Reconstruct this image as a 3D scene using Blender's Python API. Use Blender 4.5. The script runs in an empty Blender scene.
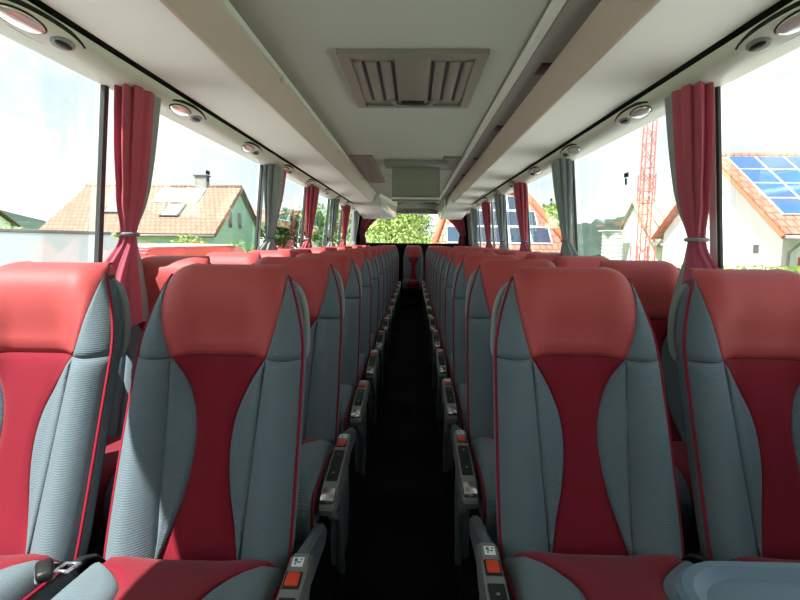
import bpy, bmesh, math, random
from mathutils import Vector, Matrix
random.seed(7)
S = bpy.context.scene
COL = S.collection

# ------------------------------------------------------------------ helpers
def tag(o, label=None, cat=None, group=None, kind=None):
    if label: o['label'] = label
    if cat: o['category'] = cat
    if group: o['group'] = group
    if kind: o['kind'] = kind
    return o

def empty(name, loc=(0, 0, 0), rz=0, label=None, cat=None, group=None):
    o = bpy.data.objects.new(name, None)
    COL.objects.link(o)
    o.empty_display_size = .05
    o.location = loc
    o.rotation_euler = (0, 0, rz)
    return tag(o, label, cat, group)

def obj(name, bm, m, parent=None, smooth=True, angle=None, label=None):
    me = bpy.data.meshes.new(name)
    bmesh.ops.recalc_face_normals(bm, faces=bm.faces)
    if smooth:
        for f in bm.faces: f.smooth = True
        if angle:
            for e in bm.edges:
                if len(e.link_faces) == 2 and e.calc_face_angle(0) > angle: e.smooth = False
    bm.to_mesh(me); bm.free()
    for mm in (m if isinstance(m, (list, tuple)) else [m]): me.materials.append(mm)
    o = bpy.data.objects.new(name, me)
    COL.objects.link(o)
    if parent: o.parent = parent
    if label: o['label'] = label
    return o

def box(bm, c, s, bev=0, rot=None, seg=2, mi=0):
    r = bmesh.ops.create_cube(bm, size=1)
    vs = r['verts']
    for v in vs: v.co = Vector((v.co.x*s[0], v.co.y*s[1], v.co.z*s[2]))
    if bev:
        es = list({e for v in vs for e in v.link_edges})
        g = bmesh.ops.bevel(bm, geom=es, offset=bev, segments=seg, affect='EDGES', profile=.5)
        vs = list({v for f in g['faces'] for v in f.verts} | {v for v in vs if v.is_valid})
    M = Matrix.Translation(c) @ (rot.to_4x4() if rot else Matrix())
    for v in vs: v.co = M @ v.co
    if mi:
        for f in {f for v in vs for f in v.link_faces}: f.material_index = mi

def boxobj(name, c, s, m, parent=None, bev=0, rot=None, label=None):
    bm = bmesh.new(); box(bm, c, s, bev, rot)
    return obj(name, bm, m, parent, smooth=bool(bev), angle=.6, label=label)

def tube(bm, pts, r, n=8, closed=False, flat=1.0):
    pts = [Vector(p) for p in pts]
    rings = []
    N = len(pts)
    up = None
    for i, p in enumerate(pts):
        a = pts[(i-1) % N] if (closed or i > 0) else p
        b = pts[(i+1) % N] if (closed or i < N-1) else p
        t = (b-a).normalized()
        if up is None:
            up = Vector((0, 0, 1)) if abs(t.z) < .9 else Vector((0, 1, 0))
        s = t.cross(up).normalized()
        up = s.cross(t).normalized()
        rr = r[i] if isinstance(r, (list, tuple)) else r
        rings.append([bm.verts.new(p + s*rr*math.cos(k*2*math.pi/n) + up*rr*flat*math.sin(k*2*math.pi/n)) for k in range(n)])
    m = N if closed else N-1
    for i in range(m):
        A, B = rings[i], rings[(i+1) % N]
        for k in range(n):
            bm.faces.new((A[k], A[(k+1) % n], B[(k+1) % n], B[k]))
    if not closed:
        bm.faces.new(rings[0]); bm.faces.new(rings[-1][::-1])

def extr(bm, prof, y0, y1):
    """closed (x,z) outline pushed along Y"""
    A = [bm.verts.new((x, y0, z)) for x, z in prof]
    B = [bm.verts.new((x, y1, z)) for x, z in prof]
    n = len(prof)
    bm.faces.new(A); bm.faces.new(B[::-1])
    for i in range(n):
        bm.faces.new((A[i], B[i], B[(i+1) % n], A[(i+1) % n]))

def extrx(bm, prof, x0, x1):
    """closed (y,z) outline pushed along X"""
    A = [bm.verts.new((x0, y, z)) for y, z in prof]
    B = [bm.verts.new((x1, y, z)) for y, z in prof]
    n = len(prof)
    bm.faces.new(A); bm.faces.new(B[::-1])
    for i in range(n):
        bm.faces.new((A[i], B[i], B[(i+1) % n], A[(i+1) % n]))

def patch(bm, fn, nu, nv, off):
    """a padded panel: fn(s,t) front surface, closed with a back shifted by off"""
    off = Vector(off)
    F = [[bm.verts.new(fn(i/nu, j/nv)) for j in range(nv+1)] for i in range(nu+1)]
    B = [[bm.verts.new(F[i][j].co + off) for j in range(nv+1)] for i in range(nu+1)]
    for i in range(nu):
        for j in range(nv):
            bm.faces.new((F[i][j], F[i+1][j], F[i+1][j+1], F[i][j+1]))
            bm.faces.new((B[i][j], B[i][j+1], B[i+1][j+1], B[i+1][j]))
    for i in range(nu):
        bm.faces.new((F[i][0], B[i][0], B[i+1][0], F[i+1][0]))
        bm.faces.new((F[i][nv], F[i+1][nv], B[i+1][nv], B[i][nv]))
    for j in range(nv):
        bm.faces.new((F[0][j], F[0][j+1], B[0][j+1], B[0][j]))
        bm.faces.new((F[nu][j], B[nu][j], B[nu][j+1], F[nu][j+1]))

def lerp(tab, x):
    if x <= tab[0][0]: return tab[0][1]
    for (a, va), (b, vb) in zip(tab, tab[1:]):
        if x <= b:
            f = (x-a)/(b-a)
            return va + (vb-va)*f
    return tab[-1][1]

def slerp(tab, x):
    """smooth (monotone-ish cubic) interpolation of a table"""
    n = len(tab)
    if x <= tab[0][0]: return tab[0][1]
    if x >= tab[-1][0]: return tab[-1][1]
    for i in range(n-1):
        x0, y0 = tab[i]; x1, y1 = tab[i+1]
        if x <= x1:
            def slope(j):
                if j == 0: return (tab[1][1]-tab[0][1])/(tab[1][0]-tab[0][0])
                if j == n-1: return (tab[-1][1]-tab[-2][1])/(tab[-1][0]-tab[-2][0])
                return (tab[j+1][1]-tab[j-1][1])/(tab[j+1][0]-tab[j-1][0])
            h = x1-x0; t = (x-x0)/h
            m0, m1 = slope(i)*h, slope(i+1)*h
            return (2*t**3-3*t*t+1)*y0+(t**3-2*t*t+t)*m0+(-2*t**3+3*t*t)*y1+(t**3-t*t)*m1

def sstep(a, b, x):
    t = max(0, min(1, (x-a)/(b-a)))
    return t*t*(3-2*t)

# ------------------------------------------------------------------ materials
def srgb(r, g, b):
    f = lambda c: (c/255/12.92) if c/255 <= .04045 else ((c/255+.055)/1.055)**2.4
    return (f(r), f(g), f(b), 1)

def mat(name, c, rough=.6, spec=.4, metal=0, bump=0, bscale=200, var=0, vscale=8, ribs=0, ribamp=.5, sheen=0, coat=0):
    m = bpy.data.materials.new(name); m.use_nodes = True
    nt = m.node_tree; N = nt.nodes; L = nt.links
    p = N['Principled BSDF']
    c = tuple(c) if len(c) == 4 else (*c, 1)
    p.inputs['Base Color'].default_value = c
    p.inputs['Roughness'].default_value = rough
    p.inputs['Metallic'].default_value = metal
    p.inputs['Specular IOR Level'].default_value = spec
    if sheen: p.inputs['Sheen Weight'].default_value = sheen
    if coat: p.inputs['Coat Weight'].default_value = coat
    tc = N.new('ShaderNodeTexCoord')
    col = None
    if var:
        nz = N.new('ShaderNodeTexNoise'); nz.inputs['Scale'].default_value = vscale; nz.inputs['Detail'].default_value = 4
        L.new(tc.outputs['Object'], nz.inputs['Vector'])
        mx = N.new('ShaderNodeMix'); mx.data_type = 'RGBA'
        mx.inputs[6].default_value = tuple(x*(1-var) for x in c[:3])+(1,)
        mx.inputs[7].default_value = tuple(min(1, x*(1+var)) for x in c[:3])+(1,)
        L.new(nz.outputs['Fac'], mx.inputs[0]); col = mx.outputs[2]
        L.new(col, p.inputs['Base Color'])
    height = None
    if ribs:
        sx = N.new('ShaderNodeSeparateXYZ'); L.new(tc.outputs['Object'], sx.inputs[0])
        ad = N.new('ShaderNodeMath'); ad.operation = 'MULTIPLY_ADD'; ad.inputs[1].default_value = 0
        L.new(sx.outputs['X'], ad.inputs[0]); L.new(sx.outputs['Z' if ribs > 0 else 'Y'], ad.inputs[2])
        ml = N.new('ShaderNodeMath'); ml.operation = 'MULTIPLY'; ml.inputs[1].default_value = abs(ribs)
        L.new(ad.outputs[0], ml.inputs[0])
        sn = N.new('ShaderNodeMath'); sn.operation = 'SINE'; L.new(ml.outputs[0], sn.inputs[0])
        n2 = N.new('ShaderNodeTexNoise'); n2.inputs['Scale'].default_value = 260
        L.new(tc.outputs['Object'], n2.inputs['Vector'])
        mm = N.new('ShaderNodeMath'); mm.operation = 'MULTIPLY_ADD'; mm.inputs[1].default_value = 1.6
        L.new(n2.outputs['Fac'], mm.inputs[0]); L.new(sn.outputs[0], mm.inputs[2])
        height = mm.outputs[0]
        # tone follows the bump height: darker in the low bands, lighter on the ribs
        rmp = N.new('ShaderNodeMapRange'); rmp.inputs[1].default_value = -.6; rmp.inputs[2].default_value = 2.2
        rmp.inputs[3].default_value = 1-ribamp; rmp.inputs[4].default_value = 1+ribamp*.35
        L.new(height, rmp.inputs[0])
        mc = N.new('ShaderNodeMix'); mc.data_type = 'RGBA'; mc.blend_type = 'MULTIPLY'; mc.inputs[0].default_value = 1
        if col: L.new(col, mc.inputs[6])
        else: mc.inputs[6].default_value = c
        L.new(rmp.outputs[0], mc.inputs[7]); L.new(mc.outputs[2], p.inputs['Base Color'])
    if bump:
        b = N.new('ShaderNodeBump'); b.inputs['Strength'].default_value = bump; b.inputs['Distance'].default_value = .002
        if height is None:
            n3 = N.new('ShaderNodeTexNoise'); n3.inputs['Scale'].default_value = bscale; n3.inputs['Detail'].default_value = 3
            L.new(tc.outputs['Object'], n3.inputs['Vector']); height = n3.outputs['Fac']
        L.new(height, b.inputs['Height']); L.new(b.outputs[0], p.inputs['Normal'])
    return m

M = {}
M['grey_fab'] = mat('grey_ribbed_fabric', (.135, .173, .196), .9, .15, bump=.25, ribs=1100, ribamp=.26, var=.06, sheen=.1)
M['grey_cush'] = mat('grey_ribbed_cushion_fabric', (.135, .173, .196), .9, .15, bump=.25, ribs=-1100, ribamp=.26, var=.06, sheen=.1)
M['red_fab'] = mat('red_velour', (.195, .009, .021), .85, .15, bump=.25, bscale=300, var=.12, vscale=6, sheen=.12)
M['leather'] = mat('brick_red_leather', (.44, .062, .062), .58, .4, bump=.12, bscale=160, var=.06, vscale=5)
M['piping'] = mat('red_piping', (.26, .010, .026), .7, .2)
M['shell'] = mat('dark_seat_shell', (.045, .05, .052), .6, .3)
M['handle'] = mat('grey_handle_plastic', (.22, .245, .24), .45, .4)
M['silver'] = mat('silver_plastic', (.19, .19, .18), .35, .5)
M['chrome'] = mat('bright_metal', (.72, .74, .75), .18, .5, metal=.9)
M['black'] = mat('black_plastic', (.012, .012, .013), .45, .4)
M['dkgrey'] = mat('dark_grey_plastic', (.11, .125, .14), .32, .5)
M['orange'] = mat('red_buckle_button', (.62, .055, .02), .45, .4)
M['white'] = mat('white_label', (.75, .77, .76), .5, .3)
M['belt'] = mat('black_webbing', (.015, .015, .016), .8, .2, bump=.3, bscale=400)
M['carpet'] = mat('black_carpet', (.008, .008, .008), .95, .1, bump=.5, bscale=400)
M['wall'] = mat('grey_wall_lining', (.16, .17, .17), .8, .2)
M['darkwall'] = mat('dark_rear_lining', (.02, .018, .02), .85, .1)
M['ceil'] = mat('ceiling_fabric', (.375, .405, .345), .85, .15, bump=.1, bscale=350, var=.03, vscale=2)
M['rack'] = mat('rack_underside_fabric', (.78, .79, .735), .85, .15, bump=.1, bscale=300, var=.02, vscale=3)
M['rail'] = mat('beige_brown_rail', (.50, .40, .345), .4, .45)
M['valance'] = mat('pale_grey_duct_plastic', (.60, .61, .55), .4, .45)
M['seal'] = mat('dark_gap_seal', (.02, .022, .02), .8, .2)
M['strip'] = mat('pale_light_strip', (.62, .65, .58), .4, .4)
M['channel'] = mat('grey_channel', (.29, .30, .26), .6, .3)
M['hatch'] = mat('hatch_grey', (.19, .175, .15), .5, .4)
M['hatchdk'] = mat('hatch_slot_dark', (.06, .055, .05), .7, .2)
M['pillar'] = mat('pillar_dark_grey', (.045, .05, .05), .6, .3)
M['pillarlt'] = mat('pillar_pale_cover', (.80, .82, .80), .6, .3)
M['cur_red'] = mat('curtain_red_cloth', (.52, .12, .17), .9, .1, bump=.3, bscale=250, var=.08, sheen=.15)
M['cur_grey'] = mat('curtain_grey_lining', (.36, .39, .39), .7, .25, bump=.2, bscale=250, var=.05)
M['tie'] = mat('curtain_tie_grey', (.22, .23, .24), .7, .2)
M['table'] = mat('table_blue_grey', (.10, .15, .20), .45, .4)
M['lens'] = mat('lamp_lens', (.80, .82, .80), .12, .6, metal=.6)
M['cab'] = mat('cabinet_gloss_cream', (.70, .70, .62), .22, .6, coat=.5)
M['mpanel'] = mat('monitor_panel_grey', (.19, .195, .16), .5, .35)
M['screen'] = mat('monitor_housing_grey', (.20, .205, .18), .55, .35)
# outside
M['plaster'] = mat('white_plaster', (.82, .82, .78), .9, .1, bump=.2, bscale=30, var=.03)
M['plaster_green'] = mat('pale_green_plaster', (.55, .80, .68), .9, .1, var=.03)
M['wood'] = mat('dark_wood_trim', (.12, .06, .035), .7, .2)
M['palewood'] = mat('pale_new_timber', (.42, .33, .22), .8, .2)
M['fasciared'] = mat('red_brown_fascia', (.45, .12, .06), .7, .2)
M['winglass'] = mat('house_window_glass', (.05, .06, .07), .1, .6)
M['winframe'] = mat('window_frame_white', (.7, .7, .7), .5, .3)
M['winframedk'] = mat('skylight_frame_dark', (.08, .085, .09), .5, .3)
M['skyl'] = mat('skylight_glass_pale', (.5, .56, .6), .1, .6)
M['pv'] = mat('solar_cell_blue', (.035, .10, .30), .22, .5, var=.15, vscale=3)
M['pvdk'] = mat('solar_cell_dark', (.03, .045, .07), .25, .5)
M['pvframe'] = mat('solar_panel_frame', (.6, .63, .66), .4, .5)
M['stone'] = mat('chimney_grey', (.28, .26, .24), .9, .1, var=.2, vscale=5)
M['crane'] = mat('crane_red_paint', (.62, .16, .14), .5, .4)
M['van_white'] = mat('white_vehicle_paint', (.72, .76, .76), .35, .4)
M['van_red'] = mat('red_vehicle_paint', (.55, .045, .05), .3, .5)
M['tyre'] = mat('tyre_rubber', (.02, .02, .02), .8, .2)
M['leafA'] = mat('leaf_yellow_green', (.34, .43, .14), .7, .2, var=.35, vscale=1.2)
M['leafB'] = mat('leaf_dark_green', (.06, .14, .045), .7, .2, var=.3, vscale=1.2)
M['leafC'] = mat('leaf_fresh_green', (.16, .30, .05), .7, .2, var=.3, vscale=1.5)
M['bark'] = mat('bark', (.09, .065, .045), .9, .1)
M['grass'] = mat('grass_ground', (.13, .20, .06), .95, .1, var=.25, vscale=.3)
M['asphalt'] = mat('pale_paving', (.52, .51, .48), .95, .1, var=.1, vscale=2)
M['hill'] = mat('hill_woodland', (.045, .065, .052), .95, .05, var=.55, vscale=.18)
M['rubble'] = mat('silo_white_metal', (.62, .65, .64), .5, .4)
M['stickerblue'] = mat('sticker_blue', (.03, .06, .22), .5, .3)

def translucent(m, k):
    nt = m.node_tree; N = nt.nodes; L = nt.links
    p = N['Principled BSDF']; t = N.new('ShaderNodeBsdfTranslucent'); x = N.new('ShaderNodeMixShader'); x.inputs[0].default_value = k
    src = p.inputs['Base Color'].links
    if src: L.new(src[0].from_socket, t.inputs[0])
    else: t.inputs[0].default_value = p.inputs['Base Color'].default_value
    L.new(p.outputs[0], x.inputs[1]); L.new(t.outputs[0], x.inputs[2]); L.new(x.outputs[0], N['Material Output'].inputs[0])
for k_ in ('cur_red', 'cur_grey', 'leafA', 'leafB', 'leafC'): translucent(M[k_], .33)

def tile_mat(name, a, b, mort, sx=.3, sy=.36):
    m = bpy.data.materials.new(name); m.use_nodes = True
    nt = m.node_tree; N = nt.nodes; L = nt.links; p = N['Principled BSDF']
    p.inputs['Roughness'].default_value = .8
    tc = N.new('ShaderNodeTexCoord')
    br = N.new('ShaderNodeTexBrick')
    br.inputs['Color1'].default_value = (*a, 1); br.inputs['Color2'].default_value = (*b, 1); br.inputs['Mortar'].default_value = (*mort, 1)
    br.inputs['Scale'].default_value = 1; br.inputs['Brick Width'].default_value = sx; br.inputs['Row Height'].default_value = sy
    br.inputs['Mortar Size'].default_value = .03; br.inputs['Mortar Smooth'].default_value = .3
    L.new(tc.outputs['Object'], br.inputs['Vector'])
    L.new(br.outputs['Color'], p.inputs['Base Color'])
    b_ = N.new('ShaderNodeBump'); b_.inputs['Distance'].default_value = .05; b_.inputs['Strength'].default_value = .6; b_.invert = True
    L.new(br.outputs['Fac'], b_.inputs['Height']); L.new(b_.outputs[0], p.inputs['Normal'])
    return m
M['tile_tan'] = tile_mat('roof_tiles_tan', (.30, .20, .14), (.25, .165, .115), (.14, .085, .06))
M['tile_red'] = tile_mat('roof_tiles_red', (.34, .17, .115), (.28, .135, .09), (.16, .07, .045))
M['tile_pale'] = tile_mat('roof_tiles_pale', (.44, .40, .31), (.38, .34, .26), (.2, .17, .13))

def glass_mat():
    m = bpy.data.materials.new('window_glass'); m.use_nodes = True
    nt = m.node_tree; N = nt.nodes; L = nt.links
    N.remove(N['Principled BSDF'])
    t = N.new('ShaderNodeBsdfTransparent'); t.inputs[0].default_value = (.955, .985, .975, 1)
    g = N.new('ShaderNodeBsdfGlossy'); g.inputs['Roughness'].default_value = .02
    lw = N.new('ShaderNodeLayerWeight'); lw.inputs[0].default_value = .18
    ml = N.new('ShaderNodeMath'); ml.operation = 'MULTIPLY'; ml.inputs[1].default_value = .35
    mx = N.new('ShaderNodeMixShader')
    L.new(lw.outputs['Fresnel'], ml.inputs[0]); L.new(ml.outputs[0], mx.inputs[0])
    L.new(t.outputs[0], mx.inputs[1]); L.new(g.outputs[0], mx.inputs[2])
    L.new(mx.outputs[0], N['Material Output'].inputs[0])
    return m
M['glass'] = glass_mat()

def struct(name, bm, m, parent=None, **k):
    o = obj(name, bm, m, parent, **k)
    if not parent: o['kind'] = 'structure'
    return o

# ------------------------------------------------------------------ bus shell
Y0, Y1 = -3.0, 11.72
PL = .12                      # height of the seat platforms above the aisle
bm = bmesh.new(); box(bm, (0, (Y0+Y1)/2, -.05), (2.66, Y1-Y0, .1))
struct('floor', bm, M['carpet'], smooth=False)
for sgn, nm in ((-1, 'trim_1'), (1, 'trim_2')):          # seat platforms
    bm = bmesh.new(); box(bm, (sgn*.755, (0+10.4)/2, PL/2), (1.07, 10.4, PL), .01)
    struct(nm, bm, M['carpet'])
bm = bmesh.new(); box(bm, (0, 11.05, PL/2), (2.5, 1.29, PL), .01)
struct('trim_3', bm, M['carpet'])                        # step at the rear bench
bm = bmesh.new(); box(bm, (0, 10.39, PL+.004), (.42, .025, .012), .003)
struct('trim_4', bm, M['handle'])                        # step nosing

WB, WT = 1.0, 1.93           # window band
def wx(z): return 1.265 - (z-WB)*.10
for sgn, nm in ((-1, 'wall_left'), (1, 'wall_right')):
    bm = bmesh.new()
    extr(bm, [(sgn*1.295, 0), (sgn*1.295, .9), (sgn*1.295, WB), (sgn*1.33, WB), (sgn*1.33, 0)], Y0, Y1)
    struct(nm, bm, M['wall'], smooth=False)
# windows & pillars
pillars = {-1: [-2.95, -1.5, .1, 2.14, 4.31, 6.03, 7.68, 9.11, 10.95], 1: [-2.95, -1.5, .1, 2.13, 3.98, 5.58, 6.88, 8.03, 9.66, 11.0]}
wi = 0; ti = 4
for sgn in (-1, 1):
    P = pillars[sgn]
    pw, pt = (.03, .018) if sgn < 0 else (.02, .011)
    for i, y in enumerate(P):
        ti += 1
        last = i == len(P)-1
        bm = bmesh.new()
        w = (Y1-y) if last else pw
        yc = y + w/2 if last else y
        def bar(o0, o1, ya, yb):
            pr = [(sgn*(wx(WB)+o0), WB), (sgn*(wx(WT)+o0), WT+.1), (sgn*(wx(WT)+o1), WT+.1), (sgn*(wx(WB)+o1), WB)]
            extr(bm, pr, ya, yb)
        bar(.0, .05 if last else pt, yc-w/2, yc+w/2)
        o = struct('trim_%d' % ti, bm, M['wall'] if last else M['pillar'], smooth=False)
        if not last and not (sgn < 0 and i == 3):
            bm = bmesh.new(); bar(-.003, .02, y+pw/2+.0005, y+pw/2+.05)
            obj('pillar_cover', bm, M['pillarlt'], o, smooth=False, label='pale pillar cover strip')
        if not last:
            wi += 1
            bm = bmesh.new()
            pr = [(sgn*(wx(WB)+.03), WB), (sgn*(wx(WT)+.03), WT+.02), (sgn*(wx(WT)+.036), WT+.02), (sgn*(wx(WB)+.036), WB)]
            extr(bm, pr, y+.03, P[i+1]-.03)
            struct('window_%d' % wi, bm, M['glass'], smooth=False)
# unseen front: windscreen shrunk by taller wall and added blind to dim the seats
bm = bmesh.new(); box(bm, (0, Y0-.03, .5), (2.66, .06, 1.0)); box(bm, (0, Y0-.03, 2.0), (2.4, .06, .5)); struct('wall_front', bm, M['wall'], smooth=False)
wi += 1
bm = bmesh.new(); box(bm, (0, Y0-.03, 1.375), (2.5, .012, .75)); struct('window_%d' % wi, bm, M['glass'], smooth=False)
# rear: wall with window opening X -1.0..1.1, Z 1.29..1.96
bm = bmesh.new()
box(bm, (0, Y1+.04, .645), (2.62, .08, 1.29))
box(bm, (0, Y1+.04, 2.12), (2.62, .08, .32))
box(bm, (-1.18, Y1+.04, 1.625), (.26, .08, .67)); box(bm, (1.21, Y1+.04, 1.625), (.2, .08, .67))
struct('wall_rear', bm, M['darkwall'], smooth=False)
wi += 1
bm = bmesh.new(); box(bm, (.03, Y1+.05, 1.625), (2.16, .008, .67)); struct('window_%d' % wi, bm, M['glass'], smooth=False)
# ceiling and roof skin
bm = bmesh.new(); box(bm, (0, (Y0+Y1)/2, 2.19), (1.34, Y1-Y0, .08))
struct('ceiling', bm, M['ceil'], smooth=False)
bm = bmesh.new(); extr(bm, [(-1.215, 1.94), (-1.215, 2.1), (-1.15, 2.26), (-.9, 2.33), (.9, 2.33), (1.15, 2.26), (1.215, 2.1), (1.215, 1.94), (1.185, 1.94), (1.15, 2.2), (.8, 2.24), (-.8, 2.24), (-1.15, 2.2), (-1.185, 1.94)], Y0-.06, Y1+.08)
struct('trim_%d' % (ti+1), bm, M['van_white'], smooth=False); ti += 1
# rear header above the rear window, stepping down from the ceiling
bm = bmesh.new()
extrx(bm, [(11.35, 2.15), (11.42, 2.06), (11.5, 2.02), (11.72, 2.02), (11.72, 2.15)], -.66, .66)
ti += 1; struct('trim_%d' % ti, bm, M['strip'])
bm = bmesh.new()
pr = []
for k in range(13):
    a = k/12; x = -.43 + a*1.0
    pr.append((x, 1.95 + .085*(1-(2*a-1)**4)))
extr(bm, pr + [(.57, 1.92), (-.43, 1.92)], 11.47, 11.72)
ti += 1; hdr = struct('trim_%d' % ti, bm, M['channel'], smooth=False)
# lettering on the rear header
fc = bpy.data.curves.new('lettering', 'FONT'); fc.body = 'SETRA'; fc.size = .085; fc.space_character = 2.0; fc.align_x = 'CENTER'; fc.extrude = .004
to = bpy.data.objects.new('tmp_text', fc); COL.objects.link(to)
bpy.context.view_layer.update()
me = bpy.data.meshes.new_from_object(to.evaluated_get(bpy.context.evaluated_depsgraph_get()))
COL.objects.unlink(to); bpy.data.objects.remove(to)
me.materials.append(M['seal'])
lt = bpy.data.objects.new('lettering', me); COL.objects.link(lt); lt.parent = hdr
lt.location = (.07, 11.466, 1.948); lt.rotation_euler = (math.pi/2, 0, 0); lt['label'] = 'dark wide-spaced lettering'

# ------------------------------------------------------------------ luggage racks, valances
for sgn, side in ((-1, 'left'), (1, 'right')):
    # curved air duct along the window heads
    bm = bmesh.new()
    extr(bm, [(sgn*x, z) for x, z in ((1.20, 1.915), (1.135, 1.912), (1.10, 1.918), (1.07, 1.935), (1.052, 1.958), (1.05, 1.972), (1.085, 1.99), (1.085, 2.1), (1.2, 2.1))], Y0, Y1)
    ti += 1; struct('trim_%d' % ti, bm, M['valance'], angle=.7)
    bm = bmesh.new(); extr(bm, [(sgn*1.083, 1.985), (sgn*1.03, 1.99), (sgn*1.03, 2.1), (sgn*1.083, 2.1)], Y0, 9.35)
    ti += 1; struct('trim_%d' % ti, bm, M['seal'], smooth=False)
    r = empty('luggage_rack', (sgn*.85, Y0, 2.0), label='long overhead luggage rack over the %s seats with pale underside and brown edge rail' % side, cat='luggage rack')
    def part(nm, prof, ya, yb, m, label=None):
        bm = bmesh.new(); extr(bm, [(sgn*x - sgn*.85, z-2.0) for x, z in prof], ya-Y0, yb-Y0)
        return obj(nm, bm, m, r, angle=.5, label=label)
    rx = .70 if sgn < 0 else .715
    part('underside_panel', [(1.03, 1.983), (rx, 1.998), (rx-.005, 2.03), (1.03, 2.10)], Y0, 9.3, M['rack'], 'pale fabric underside panel')
    part('edge_rail', [(rx-.002, 1.99), (rx-.012, 1.993), (rx-.03, 2.04), (rx-.058, 2.10), (rx-.062, 2.135), (rx-.02, 2.135), (rx-.001, 2.05)], Y0, 9.3, M['rail'], 'brown edge rail')
    if sgn < 0:
        part('light_strip', [(.644, 2.118), (.628, 2.125), (.624, 2.148), (.646, 2.148)], Y0, 9.3, M['strip'], 'thin pale strip along the ceiling')
        for y in (1.7, 2.76, 3.81, 4.83, 5.9, 7.0, 8.1):
            bm = bmesh.new(); box(bm, (-.635+.85, y-Y0, 2.122-2.0), (.03, .07, .03), .005); obj('clip', bm, M['strip'], r)
    part('end_cap', [(1.03, 1.985), (rx-.008, 1.992), (rx-.058, 2.11), (rx-.06, 2.135), (1.03, 2.14)], 9.302, 9.33, M['rail'])
    # lower cabinet over the rear bench
    c = empty('overhead_cabinet', (sgn*.8, 9.4, 1.85), label='cream overhead cabinet hanging lower behind the end of the %s rack' % side, cat='cabinet')
    def cpart(nm, prof, ya, yb, m):
        bm = bmesh.new(); extr(bm, [(sgn*x - sgn*.8, z-1.85) for x, z in prof], ya-9.4, yb-9.4)
        return obj(nm, bm, m, c, smooth=False)
    cx = .50 if sgn < 0 else .57
    bm = bmesh.new()
    # underside slopes down and inward towards the rear
    def cab(bm, x_in0, z0, x_in1, z1):
        A = [bm.verts.new((sgn*x-sgn*.8, 9.4-9.4, z-1.85)) for x, z in ((1.05, 1.96), (x_in0, z0), (x_in0-.04 if sgn < 0 else .665, 2.149), (1.05, 2.149))]
        B = [bm.verts.new((sgn*x-sgn*.8, 11.45-9.4, z-1.85)) for x, z in ((1.05, 1.80), (x_in1, z1), (x_in1-.1 if sgn < 0 else .665, 2.149), (1.05, 2.149))]
        bm.faces.new(A); bm.faces.new(B[::-1])
        for i in range(4): bm.faces.new((A[i], B[i], B[(i+1) % 4], A[(i+1) % 4]))
    cab(bm, .60, 1.945, .40 if sgn < 0 else .59, 1.80)
    obj('body', bm, M['rack'], c, smooth=False)
    bm = bmesh.new()
    xa, xb = (.592, .392) if sgn < 0 else (.592, .582)
    q = [(xa, 9.42, 1.955), (xb, 11.4, 1.815), (xb-.07, 11.4, 2.03), (xa-.028, 9.42, 2.09)]
    A = [bm.verts.new((sgn*x-sgn*.8, y-9.4, z-1.85)) for x, y, z in q]
    B = [bm.verts.new((sgn*(x-.012)-sgn*.8, y-9.4, z-1.85)) for x, y, z in q]
    bm.faces.new(A); bm.faces.new(B[::-1])
    for i in range(4): bm.faces.new((A[i], B[i], B[(i+1) % 4], A[(i+1) % 4]))
    obj('door', bm, M['cab'], c, smooth=False, label='glossy cream cabinet door')

# right hand service channel with black openings
r = empty('service_channel', (.6, Y0, 2.13), label='recessed service channel beside the right rack with black openings and pale strip', cat='ceiling channel')
bm = bmesh.new(); extr(bm, [(-.055, .0), (.055, -.003), (.055, .018), (-.055, .018)], 0, 12.3+2.1); obj('channel_bed', bm, M['channel'], r, smooth=False)
bm = bmesh.new(); extr(bm, [(-.10, .017), (-.092, -.002), (-.066, -.006), (-.058, .0), (-.058, .017)], 0, 14.4); obj('light_strip', bm, M['strip'], r, angle=.6, label='pale strip at the ceiling edge')
for y in (1.3, 2.6, 3.9, 5.3, 6.6, 7.9, 9.2):
    bm = bmesh.new(); box(bm, (.028, y-Y0, -.004), (.045, .16, .006), .002); obj('vent_opening', bm, M['black'], r, label='black vent opening')

# reading lamp / air units on the ducts
def service_unit(x, y, sgn, label):
    t = empty('reading_lamp_unit', (x, y, 1.934), label=label, cat='reading lamp', group='reading lamp units over the windows')
    R = Matrix.Rotation(sgn*math.radians(24), 3, 'Y')
    def disc(nm, cy, a, b, h, zoff, m, label=None):
        bm = bmesh.new(); n = 28
        rings = []
        for (k, dz) in ((1.0, .012), (1.0, 0), (.93, -h*.7), (.75, -h)):
            rings.append([bm.verts.new(R @ Vector((a*k*math.cos(2*math.pi*i/n), cy + b*k*math.sin(2*math.pi*i/n), zoff+dz))) for i in range(n)])
        for A, B in zip(rings, rings[1:]):
            for i in range(n): bm.faces.new((A[i], A[(i+1) % n], B[(i+1) % n], B[i]))
        bm.faces.new(rings[0]); bm.faces.new(rings[-1][::-1])
        return obj(nm, bm, m, t, angle=.7, label=label)
    disc('rim', 0, .050, .225, .004, .0, M['seal'], 'dark oval rim')
    disc('base', 0, .046, .217, .007, -.001, M['valance'])
    disc('lamp_bezel', -.075, .034, .105, .004, -.007, M['seal'], 'dark lamp bezel')
    disc('lamp_lens', -.075, .029, .095, .007, -.010, M['lens'], 'shiny lamp lens')
    disc('air_nozzle', .105, .026, .055, .006, -.007, M['handle'], 'grey air nozzle')
    disc('nozzle_flap', .105, .012, .040, .006, -.012, M['black'], 'black nozzle flap')
ORD = ['nearest', 'second', 'third', 'fourth', 'fifth', 'sixth', 'seventh', 'eighth', 'ninth', 'tenth', 'eleventh', 'twelfth']
for sgn, side in ((-1, 'left'), (1, 'right')):
    for k in range(10):
        service_unit(sgn*1.085, 1.62+k*1.03, sgn, 'oval reading lamp unit above the %s windows, %s from the camera' % (side, ORD[k]))

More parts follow.
